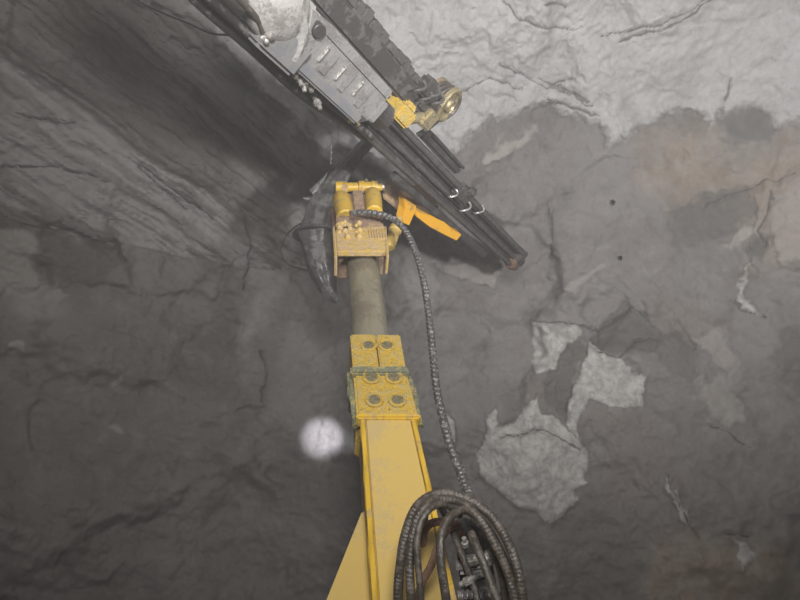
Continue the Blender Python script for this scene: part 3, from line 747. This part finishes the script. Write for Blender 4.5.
for (pp, z, r, lab), mt_ in zip(runs, ('rubber', 'rubber', 'hose', 'hose')):
    hose('hydraulic_hose', [fpt(x, y, z) for x, y in pp], r, mt_, lab, group=G)
hose('hydraulic_hose', [fpt(x, y, .10) for x, y in ((178, -24), (213, 9), (256, 46), (300, 85), (330, 108))], .028, 'rubber', 'black hose tucked behind the two outer hoses of the rock drill', group=G)
# thin wire trailing off to the left
hose('loose_wire', [at(228, 35, 3.25), at(210, 33, 3.5), at(190, 24, 3.9), at(165, 14, 4.2), at(140, 2, 4.4), at(120, -12, 4.5)], .006, 'rubber', 'thin black wire trailing left from the hoses against the dark roof', 'wire')
# short black stub hose right of the yellow block
hose('stub_hose', [fpt(438, 120, .02), fpt(431, 126, .03), fpt(424, 131, .02), fpt(417, 135, .0)], .016, 'rubber', 'short black stub hose hanging below the brassy drum', 'hose')
# spiral wrapped hose from the head down to the coil
W = [(404, 229, 4.22), (413, 245, 4.1), (420, 266, 3.95), (426, 295, 3.78), (430, 325, 3.6), (433, 355, 3.43), (436, 385, 3.25), (442, 415, 3.08), (450, 445, 2.9), (459, 468, 2.75), (466, 488, 2.6), (474, 510, 2.42), (483, 545, 2.46), (492, 590, 2.47), (496, 640, 2.48)]
hw = [BF @ Vector((lambda v: (v.x, v.y, zz))(bp(px, py, zz))) for px, py, zz in ((350, 214, .255), (358, 212.5, .26), (368, 212.5, .26), (380, 214.5, .26), (393, 219, .24))]
hose('spiral_wrapped_hose', hw + [at(*w) for w in W], .0195, 'wrap', 'long spiral wrapped hose sagging from the boom head down to the hose coil', 'hose', wrap=.16, pitch=.034, seg=12)
# sheathed bundle hanging left of the head
SH = [(372, 138), (360, 152), (345, 170), (331, 190), (322, 208), (317, 226), (316, 234), (317, 245), (320, 262), (325, 280), (331, 293), (338, 302)]
rads = [6, 6.5, 8, 10, 14, 15, 19, 15, 13.5, 11, 7, 3]
SD = [5.05, 5.0, 4.95, 4.9, 4.85, 4.8, 4.78, 4.75, 4.7, 4.65, 4.6, 4.55]
sp = [at(x, y, d) for (x, y), d in zip(SH, SD)]
cum = [0]
for a_1, b_1 in zip(sp, sp[1:]): cum.append(cum[-1] + (b_1 - a_1).length)
def srad(t):
    d = t * cum[-1]
    for i in range(len(cum) - 1):
        if d <= cum[i + 1] + 1e-6: break
    f = min(1, max(0, (d - cum[i]) / (cum[i + 1] - cum[i])))
    return (rads[i] * (1 - f) + rads[i + 1] * f) * SD[i] / FPX
sb = thing('sheathed_hose_bundle', 'dusty black sheathed hose bundle hanging down the left side of the boom head', 'hose bundle', sp[6])
o = MB().sweep(sp, srad, 36, .012, lump=.05, ridge=.07, seed=5).build('sheath', 'sheath', sb, 45)
cf = sp[6]; cdn = (sp[7] - sp[5]).normalized()
MB().lathe(cf - cdn * .03, cf + cdn, [(0, .09), (.012, .16), (.03, .185), (.045, .188), (.05, .17), (.045, .12)], 26).build('cuff', 'sheath', sb, 45)
for (px, py, tx, ty) in ((313, 200, 303, 198), (304, 232, 297, 233), (316, 190, 328, 172)):
    b0_ = at(px, py, 4.85); b1_ = at(tx, ty, 4.8)
    MB().lathe(b0_, b1_, [(-.03, .05), (.0, .04), ((b1_ - b0_).length * .6, .016), ((b1_ - b0_).length, .003)], 8).build('torn_flap', 'sheath', sb, 60)
hose('branch_hose', [at(366, 146, 5.12), at(352, 160, 5.06), at(338, 176, 5.0), at(330, 190, 4.95)], .03, 'rubber', 'black hose running down from the feed into the sheathed bundle', 'hose')
hose('loose_wire', [at(315, 222, 4.72), at(300, 224, 4.76), at(286, 236, 4.8), at(281, 252, 4.82), at(288, 264, 4.8), at(298, 268, 4.78), at(312, 271, 4.7)], .007, 'hose', 'thin wire looping out left of the sheathed hose bundle', 'wire')

# coil of heavy hoses at the bottom, hung on a bracket on the right flank of the boom
CG = 'coiled hoses beside the boom'
coil = [([(402, 655, 1.9), (398, 600, 1.9), (401, 560, 1.92), (407, 528, 1.95), (419, 504, 1.97), (438, 494, 2.0), (462, 497, 2.0), (487, 512, 1.97), (506, 538, 1.94), (518, 570, 1.9), (523, 605, 1.88), (524, 655, 1.86)], .0185, 'outermost hose of the coil, arching from the boom over to the right'),
        ([(414, 655, 1.82), (411, 600, 1.82), (410, 560, 1.85), (414, 530, 1.88), (424, 508, 1.9), (440, 499, 1.94), (462, 503, 1.95), (480, 520, 1.93), (497, 548, 1.9), (510, 580, 1.88), (516, 612, 1.86), (518, 655, 1.85)], .0165, 'second hose of the coil just inside the outermost arch'),
        ([(424, 655, 1.75), (421, 600, 1.76), (418, 565, 1.78), (417, 540, 1.8), (423, 517, 1.83), (436, 505, 1.87), (448, 506, 1.92), (460, 516, 1.97)], .0125, 'thin shiny hose of the coil standing in front of the yellow boom'),
        ([(450, 655, 1.78), (446, 600, 1.78), (441, 562, 1.8), (441, 536, 1.83), (449, 518, 1.88), (464, 510, 1.93), (480, 520, 1.98), (492, 545, 1.99), (503, 580, 1.98), (508, 620, 1.97), (510, 655, 1.96)], .0165, 'green grey hose rising through the middle of the coil'),
        ([(508, 655, 1.8), (500, 612, 1.82), (488, 575, 1.86), (478, 550, 1.9), (471, 533, 1.95)], .0165, 'straight pale hose slanting down inside the coil'),
        ([(486, 655, 1.98), (480, 610, 2.0), (470, 575, 2.05), (458, 545, 2.08), (448, 520, 2.1), (436, 502, 2.12), (426, 512, 2.12), (424, 530, 2.1)], .015, 'dark hose at the back of the coil looping toward the boom'),
        ([(418, 655, 2.02), (418, 612, 2.02), (421, 585, 2.03), (431, 566, 2.03), (438, 546, 2.04), (447, 530, 2.06), (459, 524, 2.08)], .0165, 'rust brown hose crossing in front of the boom inside the coil'),
        ([(530, 655, 2.02), (524, 612, 2.03), (516, 585, 2.05), (500, 548, 2.08), (486, 524, 2.1), (468, 506, 2.13)], .014, 'back hose of the coil just below the right of the outer arch')]
for i, (pp, r, lab) in enumerate(coil):
    hose('coiled_hose', [at(*q_) for q_ in pp], r * .84, 'rust' if 'rust' in lab else 'oilyhose', lab, group=CG, wrap=.035 if i < 2 else 0, pitch=.012 if i < 2 else .022, lump=.04, seed=i)
# bracket and valve block inside the coil
vb = thing('valve_block', 'dark oily valve block with bright fittings inside the hose coil', 'valve block', at(470, 640, 2.25))
MB().hexa([at(470, 660, 2.12), at(505, 660, 2.12), at(505, 660, 2.4), at(470, 660, 2.4), at(452, 514, 2.24), at(488, 524, 2.24), at(488, 524, 2.4), at(452, 514, 2.4)], .02, 3).build('block_body', 'rubber', vb)
for (p0, p1, r) in (((463, 562, 2.08), (486, 559, 2.06), .019), ((484, 559, 2.06), (496, 557, 2.05), .028), ((460, 585, 2.05), (482, 574, 2.03), .015), ((466, 548, 2.1), (464, 538, 2.08), .013)):
    a0, a1 = at(*p0), at(*p1); L = (a1 - a0).length
    MB().lathe(a0, a1, [(0, r * .6), (L * .2, r * .65), (L * .22, r), (L * .6, r), (L * .62, r * .7), (L, r * .65)], 8).build('fitting', 'silver', vb)['label'] = 'bright steel fitting'
a0 = at(478, 556, 2.16)
MB().hexa([at(456, 575, 2.07), at(494, 572, 2.07), at(494, 572, 2.2), at(456, 575, 2.2), at(456, 556, 2.11), at(490, 552, 2.11), at(490, 552, 2.22), at(456, 556, 2.22)], .015).build('valve_body', 'dark', vb)
mb = MB(); 
pts = [at(458 + i * 4, 596 - 2 * math.sin(i / 9 * math.pi), 2.03) for i in range(12)]
mb.sweep(pts, .014, 10, .02, .16, .016).build('wrapped_line', 'wrap', vb)
br = MB().sweep([at(422, 545, 2.12), at(425, 530, 2.1), at(432, 523, 2.08), at(444, 522, 2.07), at(456, 526, 2.1), at(464, 540, 2.2)], .014, 8, .02).build('hose_hanger', 'rust', None, 40)
tag(br, 'rusty bent bar hanger under the hose coil beside the yellow boom', 'hanger')

# water dripping from the drill
M['water'] = (lambda m: m)(newmat('dirty_water')[0])
wb = M['water'].node_tree.nodes['Principled BSDF']
wb.inputs['Base Color'].default_value = (.8, .8, .78, 1); wb.inputs['Roughness'].default_value = .08
wb.inputs['Transmission Weight'].default_value = .7; wb.inputs['IOR'].default_value = 1.33
rnd = random.Random(9)
for i, (px, py0, py1, d, lab) in enumerate(((339, 118, 146, 3.9, 'thin string of water drops falling from the middle of the drill hoses'), (332.5, 112, 172, 4.0, 'longest string of water drops, falling to just above the hose sheath'),
                                            (357, 122, 136, 4.1, 'short string of water drops falling from the front of the drill'))):
    ph_ = rnd.uniform(0, 6); top = at(px, py0, d); bot = Vector((top.x, top.y, at(px, py1, d).z))
    mb = MB().sweep([top, top.lerp(bot, .5), bot], lambda t: .0012 + .0032 * max(0, math.sin(t * 40 + ph_) * math.sin(t * 23 + ph_)) ** 2, 6, .004)
    tag(mb.build('water_drips', 'water', None), lab, 'water', 'water dripping from the drill')

# ------------------------------------------------------------------ light: work lamp of the carrier, added fill, hidden stand-in for a cap lamp, dusty air
def aim(o, tgt):
    o.rotation_euler = (Vector(tgt) - o.location).to_track_quat('-Z', 'Y').to_euler()
def spot(name, loc, tgt, power, angle, blend, radius, col):
    l = bpy.data.lights.new(name, 'SPOT'); l.energy = power; l.spot_size = R(angle); l.spot_blend = blend; l.shadow_soft_size = radius; l.color = col
    o = bpy.data.objects.new(name, l); C.objects.link(o); o.location = loc; aim(o, tgt); return o
def lamp(name, loc, power, radius, col):
    l = bpy.data.lights.new(name, 'POINT'); l.energy = power; l.shadow_soft_size = radius; l.color = col
    o = bpy.data.objects.new(name, l); C.objects.link(o); o.location = loc; return o
spot('work_light', (1.9, .2, 2.3), (2.1, 5.0, 6.1), 1250, 105, 1.0, .12, (1, .97, .965))
spot('fill_light', (.1, -.8, 2.9), (.6, 6, 5.2), 930, 130, 1.0, .35, (1, .965, .94))  # added soft fill near the viewer, no fixture built
sl_ = on_rock(322, 438)
spot('cap_standin', tuple(lamp_c + lamp_d * .09), tuple(sl_), 1250, 10, 1.0, .03, (.90, .89, 1))  # unseen spot added behind the boom in place of a cap lamp
wd = bpy.data.worlds.new('mine_air'); S.world = wd; wd.use_nodes = True
nt = wd.node_tree; nt.nodes['Background'].inputs[0].default_value = (0, 0, 0, 1); nt.nodes['Background'].inputs[1].default_value = 0
vs = N(nt, 'ShaderNodeVolumeScatter', Density=.031, Anisotropy=.2); vs.inputs['Color'].default_value = (.95, .93, .92, 1)
nt.links.new(vs.outputs[0], nt.nodes['World Output'].inputs['Volume'])
S.view_settings.view_transform = 'Standard'; S.view_settings.look = 'None'; S.view_settings.exposure = 0.0; S.view_settings.gamma = 1.0
S.view_settings.use_curve_mapping = False
